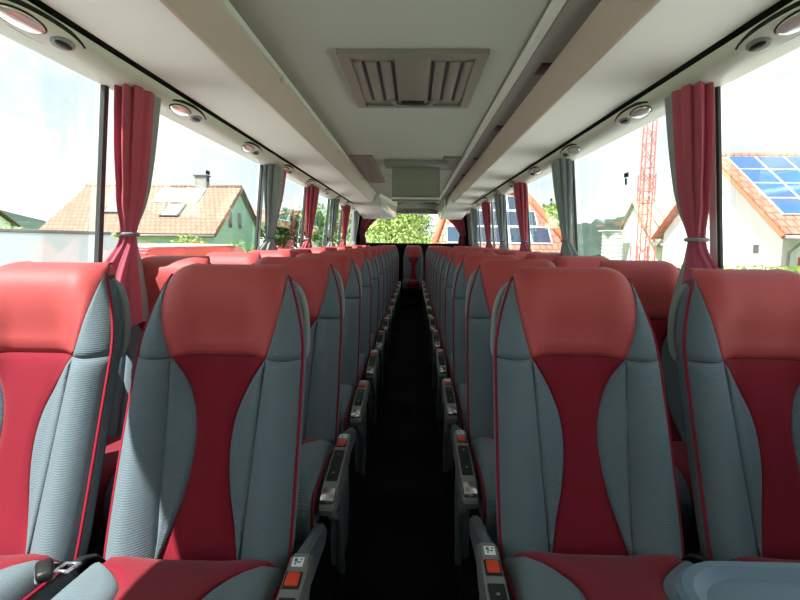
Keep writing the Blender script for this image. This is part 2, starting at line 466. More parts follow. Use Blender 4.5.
# ------------------------------------------------------------------ roof hatch
h = empty('roof_hatch', (.02, 2.88, 2.15), label='grey roof hatch with ribbed louvres and handle in the ceiling', cat='roof hatch')
HW, HL = .335, .47
def ringframe(bm, a, b, wa, z0, z1):
    out = [(-a, -b), (a, -b), (a, b), (-a, b)]; inn = [(-a+wa, -b+wa), (a-wa, -b+wa), (a-wa, b-wa), (-a+wa, b-wa)]
    V = lambda pts, z: [bm.verts.new((x, y, z)) for x, y in pts]
    o0, o1, i0, i1 = V(out, z0), V(out, z1), V([(x*.985, y*.985) for x, y in inn], z1), V(inn, z0)
    for A, B in ((o0, o1), (o1, i0), (i0, i1)):
        for i in range(4): bm.faces.new((A[i], A[(i+1) % 4], B[(i+1) % 4], B[i]))
bm = bmesh.new(); ringframe(bm, HW, HL, .05, 0, -.022)
fr = obj('frame', bm, M['hatch'], h, angle=.4)
boxobj('panel', (0, 0, -.004), (2*HW-.08, 2*HL-.08, .008), M['hatch'], h)
boxobj('centre_panel', (0, -.03, -.012), (.166, 2*HL-.16, .016), M['hatch'], h, .004)
for s in (-1, 1):
    for k in range(3):
        x = s*(.094+k*.068)
        boxobj('louvre_slot', (x, .0, -.0085), (.014, .66, .004), M['hatchdk'], h, label='dark louvre slot')
        x2 = s*(.128+k*.068)
        boxobj('louvre', (x2, 0, -.011), (.048, .68, .012), M['hatch'], h, .005)
boxobj('handle_recess', (0, .34, -.0205), (.135, .07, .006), M['black'], h, .002, label='black handle recess')
bm = bmesh.new(); tube(bm, [(-.13, .30, -.02), (-.09, .385, -.03), (.09, .385, -.03), (.13, .30, -.02)], .012); obj('handle', bm, M['hatch'], h)
# ceiling grilles
def grille(x, y, sx, sy, label):
    g = empty('ceiling_grille', (x, y, 2.15), label=label, cat='grille')
    bm = bmesh.new(); ringframe(bm, sx/2, sy/2, .03, 0, -.014); obj('frame', bm, M['hatch'], g, angle=.4)
    boxobj('mesh_panel', (0, 0, -.004), (sx-.05, sy-.05, .006), M['channel'], g)
    for k in range(6): boxobj('slat', (-sx/2+.04+(k+.5)*(sx-.08)/6, 0, -.009), (.012, sy-.08, .006), M['hatch'], g)
grille(-.49, 6.4, .22, 2.3, 'long louvred grille in the ceiling beside the left rack')
grille(.40, 5.75, .16, .9, 'small dark louvred grille in the ceiling right of the monitor')
# ceiling monitor
mo = empty('ceiling_monitor', (.05, 5.75, 2.15), label='grey box-shaped monitor hanging from the ceiling over the aisle', cat='monitor')
boxobj('mount_plate', (0, -.05, -.025), (.66, .34, .05), M['screen'], mo, .012)
bm = bmesh.new()
extrx(bm, [(-.03, -.05), (-.0, -.36), (.02, -.395), (.10, -.395), (.14, -.05)], -.255, .255)
obj('housing', bm, M['screen'], mo, smooth=False)
R = Matrix.Rotation(math.radians(5.5), 3, 'X')
boxobj('front_panel', (0, -.022, -.205), (.475, .008, .29), M['mpanel'], mo, .004, R, label='darker flat front panel')
boxobj('bottom_lip', (0, -.01, -.372), (.52, .06, .022), M['strip'], mo, .008, label='pale lower lip')

# ------------------------------------------------------------------ seats
HWT = [(.40, .226), (.55, .236), (.98, .233), (1.05, .226), (1.12, .208), (1.18, .187), (1.215, .172), (1.24, .158), (1.27, .140), (1.32, .125)]
YT = [(.40, .165), (.53, .215), (.8, .325), (1.02, .42), (1.18, .488), (1.22, .512), (1.25, .545), (1.285, .585), (1.32, .61)]
ZT = [(.40, .40), (1.18, 1.18), (1.22, 1.216), (1.25, 1.236), (1.285, 1.243), (1.32, 1.232)]
CT = [(.40, .55), (.50, .44), (.56, .36), (.65, .255), (.75, .205), (.83, .235), (.90, .34), (.95, .46), (.987, .57)]
ST = [(.40, .45), (.55, .465), (.987, .57)]
HT = [(.985, .57), (1.04, .66), (1.10, .77), (1.16, .885), (1.20, .97), (1.23, 1.0), (1.4, 1.0)]
def BS(u, q):
    """backrest front surface; q is a height coordinate that rolls over the top"""
    a = .070*(1-sstep(.98, 1.20, q)) + .004
    au = abs(u)
    y = slerp(YT, q) + a*(1-sstep(.28, .8, au))
    y += .045*max(0, (au-.72)/.28)**2.2
    return Vector((u*slerp(HWT, q), y, lerp(ZT, q) if q > 1.18 else q))
def edge_puff(s, t, amp=.010, wu=.14, wv=.06):
    f = sstep(0, wu, min(s, 1-s)) * sstep(0, wv, min(t, 1-t))
    return -amp*f
def back_panel(ulo, uhi, q0, q1, nu, nv, amp=.010, wv=.05):
    def fn(s, t):
        q = q0+(q1-q0)*t
        u = ulo(q)+(uhi(q)-ulo(q))*s
        p = BS(u, q); p.y += edge_puff(s, t, amp, .18, wv)
        return p
    bm = bmesh.new(); patch(bm, fn, nu, nv, (0, .022, 0)); return bm

KT = [(0, 1.0), (.10, .95), (.16, .80), (.24, .56), (.34, .42), (.45, .38), (.7, .44), (.95, .52), (1.2, .55)]
CY = [(0, .235), (.1, .19), (.5, .0), (.8, -.14), (.92, -.205), (1.0, -.238), (1.1, -.25), (1.2, -.245)]
CZ = [(0, .515), (.1, .53), (.5, .548), (.8, .552), (.92, .536), (1.0, .50), (1.1, .45), (1.2, .39)]
def CS(u, t):
    au = abs(u); c = max(-1, min(1, u))
    b = sstep(.3, .8, min(au, 1))
    fz = 1-sstep(.85, 1.0, t)
    z = slerp(CZ, t) + .009*b*fz - .035*max(0, (min(au, 1)-.8)/.2)**2*fz
    y = slerp(CY, t)
    if au > 1: z = z - (au-1)*.42
    w = .236 + (.006*math.sin(min(1, (au-1)/.25)*math.pi) if au > 1 else 0)
    return Vector((c*w, y, max(z, .385)))

def seat_proto(kind, side):
    """side: +1 when the aisle is at the seat's +x side"""
    root = empty('coach_seat', (0, 0, 0))
    L = lambda z: z-PL
    def sh(bm):
        for v in bm.verts: v.co.z -= PL
        return bm
    # --- backrest shell with its trim
    bm = bmesh.new(); rings = []
    for q in (.41, .47, .55, .7, .85, .98, 1.06, 1.12, 1.17, 1.205):
        e = BS(1, q); w = e.x; y = e.y+.012; yc = BS(0, q).y+.03
        th = lerp([(.41, .05), (.6, .085), (1.0, .085), (1.2, .06)], q)
        rings.append([bm.verts.new((x, yy, q)) for x, yy in ((-w, y), (-w*.985, y+th*.6), (-w*.8, y+th), (0, y+th*1.15), (w*.8, y+th), (w*.985, y+th*.6), (w, y), (w*.6, max(yc, y-.01)), (-w*.6, max(yc, y-.01)))])
    n = len(rings[0])
    for A, B in zip(rings, rings[1:]):
        for i in range(n): bm.faces.new((A[i], A[(i+1) % n], B[(i+1) % n], B[i]))
    bm.faces.new(rings[0]); bm.faces.new(rings[-1][::-1])
    back = obj('backrest', sh(bm), M['shell'], root, angle=.9, label='dark grey backrest shell')
    C = lambda q: slerp(CT, q)
    Sx = lambda q: lerp(ST, q)
    H = lambda q: lerp(HT, q)
    one = lambda q: 1.0
    neg = lambda f: (lambda q: -f(q))
    obj('centre_panel', sh(back_panel(neg(C), C, .47, .985, 14, 26, .006)), M['red_fab'], back, label='dark red velour centre panel')
    for s in (-1, 1):
        g = (lambda f: f) if s > 0 else neg
        obj('inner_bolster', sh(back_panel(g(C), g(Sx), .47, .985, 6, 26, .012)), M['grey_fab'], back, label='grey ribbed inner bolster')
        obj('outer_bolster', sh(back_panel(g(Sx), g(one), .47, .985, 10, 26, .014)), M['grey_fab'], back, label='grey ribbed outer bolster')
        obj('headrest_wing', sh(back_panel(g(H), g(one), .987, 1.215, 6, 12, .008, .1)), M['grey_fab'], back, label='grey wing beside the headrest')
        bm = bmesh.new()
        # side gusset cloth between the piping and the shell
        tube(bm, [BS(s*1.0, .47+(1.215-.47)*k/24) + Vector((s*.001, -.001, 0)) for k in range(25)], .0045, 6)
        obj('piping', sh(bm), M['piping'], back, label='red piping')
        def gus(a, b, s=s):
            q = .47+(1.19-.47)*b; e = BS(s, q)
            return Vector((e.x + s*.004*math.sin(a*math.pi), e.y+.004+a*.05, q))
        bm = bmesh.new(); patch(bm, gus, 4, 18, (-s*.012, 0, 0)); obj('side_gusset', sh(bm), M['grey_fab'], back, label='grey cloth side gusset')
    bm = back_panel(neg(H), H, .987, 1.32, 18, 22, .016, .09)
    obj('headrest', sh(bm), M['leather'], root, label='brick red leather headrest')
    # --- cushion
    bm = bmesh.new()
    box(bm, (0, .0, .43), (.455, .455, .08), .02)
    cush = obj('seat_cushion', sh(bm), M['red_fab'], root, label='dark red cushion body')
    K = lambda t: lerp(KT, t)
    def cp(ulo, uhi, t1, nu, nv, amp):
        def fn(s, t):
            tt = t*t1; u = ulo(tt)+(uhi(tt)-ulo(tt))*s
            p = CS(u, tt); k = -edge_puff(s, t, amp, .15, .05)
            p.z += k*(1-sstep(.85, 1.0, tt)); p.y -= k*sstep(.85, 1.0, tt)*.7
            return p
        bm = bmesh.new(); patch(bm, fn, nu, nv, (0, .02, -.02)); return bm
    obj('cushion_centre', sh(cp(neg(K), K, 1.2, 12, 22, .008)), M['red_fab'], cush, label='dark red velour cushion centre')
    for s in (-1, 1):
        g = (lambda f: f) if s > 0 else neg
        obj('cushion_bolster', sh(cp(g(K), g(lambda t: 1.0), 1.2, 7, 22, .012)), M['grey_cush'], cush, label='grey ribbed cushion bolster')
        obj('cushion_side', sh(cp(g(lambda t: 1.0), g(lambda t: 1.27), 1.15, 5, 18, .0)), M['grey_cush'], cush, label='grey cushion side')
        bm = bmesh.new(); tube(bm, [CS(s*1.0, .02+1.14*k/24)+Vector((s*.002, -.002*(k > 18), .003)) for k in range(25)], .0045, 6)
        obj('cushion_piping', sh(bm), M['piping'], cush, label='red piping')
    boxobj('seat_base', (0, .0, .355-PL), (.42, .43, .07), M['shell'], root, .012)
    # --- grab handle on the aisle-side shoulder
    a = side
    pts = [(.145, .565, 1.192), (.172, .576, 1.188), (.197, .578, 1.165), (.214, .572, 1.12), (.222, .562, 1.06), (.225, .546, 1.01), (.222, .526, .98), (.206, .508, .968)]
    kk = list(range(len(pts))); pts = [tuple(slerp([(k, pts[k][c]) for k in kk], j/4) for c in range(3)) for j in range(4*(len(pts)-1)+1)]
    bm = bmesh.new(); tube(bm, [(a*x, y, z) for x, y, z in pts], .0115, 10)
    obj('grab_handle', sh(bm), M['handle'], root, label='pale grey loop grab handle')
    # --- legs
    if kind == 'aisle':
        n0 = set(bpy.data.objects)
        bm = bmesh.new()
        pr = [(.16, .52), (.165, .565), (.13, .578), (-.05, .556), (-.22, .537), (-.28, .527), (-.305, .50), (-.29, .47), (-.2, .46), (.1, .48)]
        extrx(bm, pr, a*.254, a*.302)
        bmesh.ops.bevel(bm, geom=list(bm.edges), offset=.005, segments=2, affect='EDGES')
        con = obj('armrest_console', sh(bm), M['silver'], root, angle=.6, label='silver armrest console')
        tilt = Matrix.Rotation(math.radians(6.6), 3, 'X')
        def top(y): return .5715 + (y-.1)*.115 + .005
        boxobj('buckle_button', (a*.276, .055, top(.055)-PL-.002), (.030, .040, .012), M['orange'], con, .004, tilt, label='red release button')
        boxobj('button_frame', (a*.276, .055, top(.055)-PL-.005), (.039, .052, .010), M['black'], con, .003, tilt)
        boxobj('pictogram_label', (a*.276, .112, top(.112)-PL-.0035), (.026, .030, .004), M['white'], con, 0, tilt, label='white pictogram label')
        bm = bmesh.new()
        for dx, dy, sx, sy in ((-.005, .005, .007, .010), (.003, -.002, .010, .003), (-.005, -.007, .004, .006), (.007, .007, .004, .004)):
            box(bm, (a*.276+dx, .112+dy, top(.112+dy)-.0012), (sx, sy, .002))
        obj('pictogram', sh(bm), M['dkgrey'], con, smooth=False, label='dark pictogram marks')
        boxobj('control_panel', (a*.277, -.095, top(-.095)-PL-.004), (.038, .20, .010), M['seal'], con, .004, tilt, label='dark grey control panel')
        for dy in (-.03, -.15): boxobj('control_mark', (a*.277, dy, top(dy)-PL+.001), (.007, .007, .003), M['silver'], con, 0, tilt)
        boxobj('end_tip', (a*.278, -.262, top(-.262)-PL-.012), (.046, .075, .022), M['chrome'], con, .009, tilt, label='bright metal armrest tip')
        bm = bmesh.new()
        extrx(bm, [(.15, .555), (.19, .56), (.42, .50), (.46, .46), (.42, .43), (.20, .45)], a*.258, a*.288)
        bmesh.ops.bevel(bm, geom=list(bm.edges), offset=.007, segments=2, affect='EDGES')
        obj('hinge_cover', sh(bm), M['dkgrey'], root, angle=.6, label='dark grey hinge cover')
        # sweeping side cover down to the platform
        bm = bmesh.new()
        pr = [(.14, .48), (.10, .40), (.02, .33), (-.02, .24), (-.01, PL+.002), (.16, PL+.002), (.22, .25), (.20, .40), (.19, .48)]
        extrx(bm, pr, a*.245, a*.285)
        bmesh.ops.bevel(bm, geom=list(bm.edges), offset=.008, segments=2, affect='EDGES')
        obj('side_cover', sh(bm), M['dkgrey'], root, angle=.6)
        bm = bmesh.new(); tube(bm, [(a*.288, y, z) for y, z in ((-.27, .47), (-.22, .43), (-.12, .38), (-.06, .30), (-.045, .22), (-.05, PL+.012))], .014, 8, flat=1.0)
        obj('support_strut', sh(bm), M['dkgrey'], root, label='curved dark grey support strut')
        for o_ in set(bpy.data.objects)-n0:
            if o_.parent is root: o_.location = (a*.006, .035, 0)
    for x in ((-.12, .12) if kind != 'aisle' else (-a*.12,)):
        bm = bmesh.new(); box(bm, (x, .03, (.32+PL)/2+.001), (.04, .16, .32-PL), .008); obj('leg', sh(bm), M['dkgrey'], root)
    # --- lap belt on the side between the paired seats
    b = -side; bx = .240 if kind == 'aisle' else .222
    bm = bmesh.new()
    tube(bm, [(b*.222, .235, .50), (b*.228, .20, .545), (b*bx, .165, .558), (b*bx, .13, .562)], .012, 8, flat=.35)
    sb = obj('seat_belt', sh(bm), M['belt'], root, label='black webbing seat belt')
    if kind == 'aisle':
        bm = bmesh.new(); tube(bm, [(b*bx-.016, .135, .566), (b*bx-.013, .095, .572), (b*bx+.013, .095, .572), (b*bx+.016, .135, .566)], .0045, 6, closed=True)
        obj('tongue', sh(bm), M['chrome'], sb, label='bright metal belt tongue')
    else:
        pass
    if kind == 'window':
        bm = bmesh.new(); tube(bm, [(a*.225, .235, .49), (a*.245, .18, .535), (a*.25, .14, .552)], .010, 8, flat=.5)
        s2 = obj('seat_belt', sh(bm), M['belt'], root, label='black webbing seat belt')
        rot = Matrix.Rotation(math.radians(8), 3, 'X') @ Matrix.Rotation(a*math.radians(35), 3, 'Z')
        bm = bmesh.new(); box(bm, (a*.252, .115, .560), (.036, .06, .026), .009, rot); bk = obj('buckle', sh(bm), M['black'], s2, label='black belt buckle')
        bm = bmesh.new(); box(bm, (a*.252, .115, .551), (.040, .05, .012), .005, rot); obj('buckle_plate', sh(bm), M['silver'], s2, label='silver buckle plate')
    return root

def children(o): return [c for c in bpy.data.objects if c.parent == o]
def copy_tree(o, kids):
    r = o.copy(); COL.objects.link(r)
    for ch in kids[o.name]:
        c = ch.copy(); COL.objects.link(c); c.parent = r
        for g in kids.get(ch.name, ()):
            d = g.copy(); COL.objects.link(d); d.parent = c
    return r


def strip(o, names):
    for ch in [c for c in bpy.data.objects if c.parent == o and c.name.startswith(names)]:
        for g in [c for c in bpy.data.objects if c.parent == ch]: bpy.data.objects.remove(g)
        bpy.data.objects.remove(ch)
ROWW = ['front', 'second', 'third', 'fourth', 'fifth', 'sixth', 'seventh', 'eighth', 'ninth', 'tenth', 'eleventh', 'twelfth']
ROWY = [1.0+.8*k for k in range(12)]
specs = [('aisle', 'left', -.505, 1), ('window', 'left', -1.05, 1), ('aisle', 'right', .510, -1), ('window', 'right', 1.052, -1)]
G = 'red and grey coach seats in rows'
for kind, side, x, a in specs:
    p = seat_proto(kind, side=a)
    kids = {}
    for o in list(bpy.data.objects):
        if o.parent: kids.setdefault(o.parent.name, []).append(o)
    for k, y in enumerate(ROWY):
        o = p if k == 0 else copy_tree(p, kids)
        o.location = (x, y + (.065 if side == 'right' else 0), PL)
        if kind == 'aisle': lb = 'red and grey coach seat beside the aisle, left block, %s row' if side == 'left' else 'red and grey coach seat beside the aisle, right block, %s row'
        else: lb = 'red and grey coach seat by the %s windows, ' % side + '%s row'
        lb = lb % ROWW[k]
        if k == 0:
            lb = {('aisle', 'left'): 'red and grey coach seat beside the aisle at front left, half in sunlight',
                  ('window', 'left'): 'brightly sunlit red and grey coach seat cut by the left picture edge',
                  ('aisle', 'right'): 'shaded red and grey coach seat beside the aisle at front right',
                  ('window', 'right'): 'shaded red and grey coach seat at front right behind the small table'}[(kind, side)]
        tag(o, lb, 'seat', G)
    # the rear bench places of this column
    o = copy_tree(p, kids); o.location = (x, 10.74, PL)
    tag(o, 'red and grey rear bench seat, %s side, %s' % (side, 'next to the middle place' if kind == 'aisle' else 'at the window'), 'seat', G)
    if kind == 'aisle': strip(o, ('armrest_console', 'hinge_cover', 'side_cover', 'support_strut', 'grab_handle'))
    if kind == 'window' and side == 'right':
        o = copy_tree(p, kids); o.location = (.035, 10.76, PL); o.scale = (.9, 1, 1)
        tag(o, 'red and grey middle seat of the rear bench facing down the aisle', 'seat', G)
        strip(o, ('grab_handle', 'seat_belt'))

# ------------------------------------------------------------------ curtains
def curtain(sgn, y, near, far, label, frac=.62, ln=.30, zb=1.14, flare=0):
    """a tied-back bundle of pleated cloth hanging inside the pillar at depth y"""
    zt = 1.925; ft = (1.335-zb)/(zt-zb)
    root = empty('curtain', (0, 0, 0))
    root.location = (sgn*1.145, y, zb)
    tag(root, label, 'curtain', 'tied curtains at the window pillars')
    W = [(0, 1.15+.35*flare), (.18*ft/.345, .86+.25*flare), (.30*ft/.345, .42), (ft, .28), (ft+.045, .36), (.52, .62), (.70, .85), (.86, .95), (1.0, 1.0)]
    rnd = random.Random(int(y*100)+sgn)
    ph = rnd.random()*6
    NT = 120
    def section(th, f):
        w = slerp(W, f)
        ay, ax = ln/2*w, .046*(.45+.55*w)
        pl = 1 + (.13*math.sin(9*th+ph) + .06*math.sin(17*th+ph*2+f*2))*(.5+.8*w)
        cyo = lerp([(0, -.09-.05*flare), (.18*ft/.345, -.06-.04*flare), (ft-.045, -.03), (ft, -.03), (.6, .0), (1, .0)], f)
        z = zb + (zt-zb)*f
        xx = -ax*pl*math.cos(th)*1.0
        tilt = (wx(z) - .055) - 1.145
        tilt -= .045*flare*(1-sstep(0, ft, f))
        hem = .02*math.sin(3*th+ph)*(1-sstep(0, .1, f))
        return Vector((sgn*(tilt + xx), cyo + ln/2 - ay*pl*math.sin(th), z-zb+hem))
    # th = pi/2 is the near (camera) end, th = -pi/2 the far end, cos>0 the inner face
    cut = frac
    def mesh(t0, t1, nm, m, label):
        bm = bmesh.new(); nz = 44; nth = max(8, int(NT*(t1-t0)/(2*math.pi)))
        G = [[bm.verts.new(section(t0+(t1-t0)*i/nth, j/nz)) for j in range(nz+1)] for i in range(nth+1)]
        for i in range(nth):
            for j in range(nz): bm.faces.new((G[i][j], G[i+1][j], G[i+1][j+1], G[i][j+1]))
        o = obj(nm, bm, m, root, label=label)
        return o
    ths = math.asin(1-2*cut)            # sin th > 1-2cut belongs to the near cloth
    names = {'red': ('red_cloth', M['cur_red'], 'red cloth'), 'grey': ('grey_lining', M['cur_grey'], 'grey lining')}
    n, f = names[near], names[far]
    mesh(ths, math.pi-ths, n[0], n[1], n[2])
    mesh(math.pi-ths, 2*math.pi+ths, f[0], f[1], f[2])
    bm = bmesh.new()
    pts = []
    for i in range(24):
        p = section(i*2*math.pi/24, ft)
        c = Vector((0, lerp([(0, -.06), (1, 0)], .2)+ln/2, 0))
        p2 = section(i*2*math.pi/24, ft); ctr = Vector((sgn*((wx(zb+(zt-zb)*ft)-.055)-1.145), ln/2-.03, p2.z))
        d = (p2-ctr)
        e = i*2*math.pi/24
        ay, ax = ln/2*.30, .046*(.45+.55*.30)
        pts.append(ctr + Vector((sgn*-(ax*1.2)*math.cos(e), -(ay*1.2)*math.sin(e), d.z)))
    tube(bm, pts, .009, 6, closed=True)
    obj('tie_band', bm, M['tie'], root, label='grey tie band')

curtain(-1, 2.13, 'red', 'grey', 'red curtain with grey lining on the left windows, nearest the camera', .66, .27, .95, 1)
curtain(-1, 4.24, 'grey', 'red', 'grey curtain on the left windows, second from the camera', .75, .50)
curtain(-1, 5.92, 'red', 'red', 'all-red curtain on the left windows, third from the camera', .6, .42)
curtain(-1, 7.62, 'grey', 'grey', 'grey curtain on the left windows, fourth from the camera', .6, .42)
curtain(-1, 9.0, 'red', 'red', 'narrow all-red curtain on the left windows, fifth from the camera', .6, .5)
curtain(-1, 10.6, 'grey', 'grey', 'grey curtain on the left windows, furthest from the camera', .6, .5)
curtain(1, 2.08, 'red', 'grey', 'red curtain with grey lining on the right windows, nearest the camera', .62, .27, .95, 1)
curtain(1, 3.88, 'grey', 'grey', 'grey curtain on the right windows, second from the camera', .7, .32)
curtain(1, 5.40, 'red', 'red', 'all-red curtain on the right windows, third from the camera', .6, .36)
curtain(1, 6.68, 'grey', 'grey', 'grey curtain on the right windows, fourth from the camera', .7, .45)
curtain(1, 7.95, 'red', 'red', 'all-red curtain on the right windows, fifth from the camera', .6, .5)
curtain(1, 9.6, 'grey', 'grey', 'grey curtain on the right windows, furthest from the camera', .6, .5)
# rear corner curtains sweep away from the rear window
for s, side in ((-1, 'left'), (1, 'right')):
    root = empty('rear_curtain', (s*1.0, 11.62, 1.25), label='red curtain gathered at the %s corner of the rear window' % side, cat='curtain', group='rear window curtains')
    bm = bmesh.new()
    def fn(a, b):
        z = .68*b
        inner = lerp([(0, .05), (.28, .02), (.34, .0), (.6, .12), (1, .40)], b)
        wdt = lerp([(0, .16), (.28, .11), (.6, .22), (1, .46)], b)
        x = -inner + wdt*a
        return Vector((s*(x+.04), .025*math.sin(a*26), z))
    patch(bm, fn, 40, 16, (0, .006, 0)); obj('red_cloth', bm, M['cur_red'], root)
    bm = bmesh.new(); tube(bm, [(s*.02, -.035, .21), (s*.16, -.035, .23)], .012, 6); obj('tie_band', bm, M['tie'], root)

# emergency mark stickers on the panes
def sticker(sgn, y, z, label):
    r = empty('window_sticker', (sgn*(wx(z)+.026), y, z), label=label, cat='sticker', group='dark stickers on the panes')
    rot = Matrix.Rotation(sgn*math.radians(-4.86), 3, 'Y')
    boxobj('mark', (0, 0, .0), (.002, .06, .024), M['black'], r, 0, rot)
    boxobj('tail', (0, .0, -.036), (.002, .026, .036), M['stickerblue'], r, 0, rot, label='blue tail mark')
sticker(-1, 3.25, 1.72, 'small dark sticker high on the left pane beyond the nearest curtain')
sticker(-1, 5.07, 1.73, 'small dark sticker high on the left pane beyond the grey second curtain')
sticker(1, 3.06, 1.70, 'small dark sticker high on the right pane beyond the nearest curtain')
sticker(1, 4.69, 1.69, 'small dark sticker high on the right pane beyond the grey second curtain')

# ------------------------------------------------------------------ small table front right
t = empty('folding_table', (.677, .505, PL), label='blue-grey plastic table with raised rounded rim at lower right corner', cat='table')
def rrect(hx, hy, r, n=8):
    pts = []
    for cx, cy, a0 in ((hx-r, hy-r, 0), (-hx+r, hy-r, 90), (-hx+r, -hy+r, 180), (hx-r, -hy+r, 270)):
        for k in range(n+1):
            a = math.radians(a0+90*k/n); pts.append((cx+r*math.cos(a), cy+r*math.sin(a)))
    return pts
bm = bmesh.new()
TZ = .872-PL
rings = []
for (ins, z) in ((.012, TZ-.035), (0, TZ-.028), (0, TZ-.006), (.006, TZ), (.018, TZ), (.026, TZ-.006), (.032, TZ-.010)):
    rings.append([bm.verts.new((x, y, z)) for x, y in rrect(.295-ins, .215-ins, .085-ins*.6)])
n = len(rings[0])
for A, B in zip(rings, rings[1:]):
    for i in range(n): bm.faces.new((A[i], A[(i+1) % n], B[(i+1) % n], B[i]))
bm.faces.new(rings[0]); bm.faces.new(rings[-1][::-1])
obj('tabletop', bm, M['table'], t, angle=.5)
bm = bmesh.new(); tube(bm, [(.1, 0, .015), (.1, 0, TZ-.034)], .025, 12); obj('post', bm, M['dkgrey'], t)
boxobj('foot_plate', (.1, 0, .008), (.2, .2, .015), M['dkgrey'], t, .005)

# ------------------------------------------------------------------ outside
GZ = -1.2
bm = bmesh.new(); box(bm, (0, 60, GZ-.05), (400, 400, .1)); struct('ground', bm, M['grass'], smooth=False)
bm = bmesh.new(); box(bm, (0, 8, GZ+.005), (24, 40, .02)); struct('pavement', bm, M['asphalt'], smooth=False)

def slopeobj(name, quad, th, m, parent):
    """roof slab given by four corner points"""
    bm = bmesh.new()
    a, b, c, d = [Vector(p) for p in quad]
    n = (b-a).cross(d-a).normalized()
    if n.z < 0: n = -n
    T = [bm.verts.new(p+n*th) for p in (a, b, c, d)]; B = [bm.verts.new(p) for p in (a, b, c, d)]
    bm.faces.new(T); bm.faces.new(B[::-1])
    for i in range(4): bm.faces.new((T[i], B[i], B[(i+1) % 4], T[(i+1) % 4]))
    return obj(name, bm, m, parent, smooth=False)

def house(name, label, x0, x1, yn, yr, yf, zr, ze, ov, wallm, roofm, verge):
    r = empty(name, ((x0+x1)/2, yr, GZ), label=label, cat='house')
    cx, cy = (x0+x1)/2, yr
    P = lambda x, y, z: (x-cx, y-cy, z-GZ)
    bm = bmesh.new()
    sl1 = (zr-ze)/(yr-yn); sl2 = (zr-ze)/(yf-yr)
    pr = [(yn+.5, GZ), (yn+.5, ze+.5*sl1-.05), (yr, zr-.05), (yf-.5, ze+.5*sl2-.05), (yf-.5, GZ)]
    extrx(bm, [(y-cy, z-GZ) for y, z in pr], x0-cx, x1-cx)
    obj('wall', bm, wallm, r, smooth=False)
    slopeobj('roof_slope', [P(x0-ov, yn, ze), P(x1+ov, yn, ze), P(x1+ov, yr, zr), P(x0-ov, yr, zr)], .12, roofm, r)
    slopeobj('roof_slope', [P(x0-ov, yr, zr), P(x1+ov, yr, zr), P(x1+ov, yf, ze), P(x0-ov, yf, ze)], .12, roofm, r)
    for x in (x0-ov-.03, x1+ov+.03):
        bm = bmesh.new()
        tube(bm, [P(x, yn, ze), P(x, yr, zr), P(x, yf, ze)], .09, 4); obj('verge_board', bm, verge, r, smooth=False)
    bm = bmesh.new(); tube(bm, [P(x0-ov, yr, zr+.12), P(x1+ov, yr, zr+.12)], .13, 8); obj('ridge', bm, roofm, r)
    bm = bmesh.new(); tube(bm, [P(x0-ov, yn-.06, ze-.02), P(x1+ov, yn-.06, ze-.02)], .08, 8); obj('gutter', bm, M['stone'], r)
    def on(fx, fs, lift=.16):     # point on the near slope: x, fraction up the slope
        y = yn+(yr-yn)*fs; z = ze+(zr-ze)*fs
        n = Vector((0, -(zr-ze), yr-yn)).normalized()
        return Vector(P(fx, y, z)) + n*lift
    return r, on, P

def on_roof_rect(on, xa, xb, fa, fb, lift):
    return [on(xa, fa, lift), on(xb, fa, lift), on(xb, fb, lift), on(xa, fb, lift)]
# left house with tan tiles
r, on, P = house('house', 'house with tan tiled roof and pale green gable beyond the left windows', -21.3, -11.5, 30, 35, 40, 4.65, 1.55, .25, M['plaster_green'], M['tile_tan'], M['wood'])
def skylight(xa, xb, fa, fb):
    f = slopeobj('skylight', on_roof_rect(on, xa, xb, fa, fb, .14), .08, M['winframedk'], r)
    m = .12; k = (fb-fa)*.08
    slopeobj('pane', on_roof_rect(on, xa+m, xb-m, fa+k, fb-k, .225), .01, M['skyl'], f)
skylight(-18.75, -17.55, .38, .62); skylight(-15.15, -14.0, .32, .57)
for xa in (-16.3, -14.85):
    f = slopeobj('solar_collector', on_roof_rect(on, xa, xa+1.4, .62, .94, .14), .06, M['pvframe'], r)
    slopeobj('pane', on_roof_rect(on, xa+.06, xa+1.34, .635, .925, .205), .01, M['skyl'], f)
bm = bmesh.new(); box(bm, (-13.9+16.4, .1, 4.9-GZ), (.75, .6, 1.1)); ch = obj('chimney', bm, M['stone'], r, smooth=False)
bm = bmesh.new(); box(bm, (-13.9+16.4, .1, 5.48-GZ), (.9, .75, .08)); obj('chimney_cap', bm, M['winframedk'], ch, smooth=False)
for yy, zz in ((33.2, 2.6), (35.0, 2.6)):
    f = boxobj('window', P(-11.48, yy, zz), (.06, .75, 1.15), M['winframe'], r)
    boxobj('pane', P(-11.44, yy, zz), (.02, .6, 1.0), M['winglass'], f)
# right house with blue solar roof
r, on, P = house('house', 'white house with blue solar panels on red tiles, right of the nearest right curtain', 12.2, 24, 17.4, 22, 26.8, 4.75, 1.6, .3, M['plaster'], M['tile_red'], M['fasciared'])
npv = 0
for row in range(4):
    for c in range(9):
        xa = 12.35 + c*1.12; fa = .20+row*.195
        if row < 2 and c == 6: continue
        f = slopeobj('solar_panel', on_roof_rect(on, xa, xa+1.09, fa, fa+.188, .14), .04, M['pvframe'], r)
        slopeobj('cells', on_roof_rect(on, xa+.035, xa+1.055, fa+.006, fa+.182, .184), .008, M['pv'], f)
bm = bmesh.new(); tube(bm, [P(12.55, 17.42, 1.5), P(12.35, 17.78, 1.1), P(12.3, 17.82, GZ)], .05, 8); obj('downpipe', bm, M['stone'], r)
for xx in (13.4, 17.5):
    f = boxobj('window', P(xx, 17.88, .35), (1.3, .08, 1.2), M['fasciared'], r)
    boxobj('pane', P(xx, 17.84, .35), (1.1, .03, 1.0), M['winglass'], f)
f = boxobj('wall_lamp', P(12.17, 19.2, 1.2), (.06, .25, .3), M['winframedk'], r)
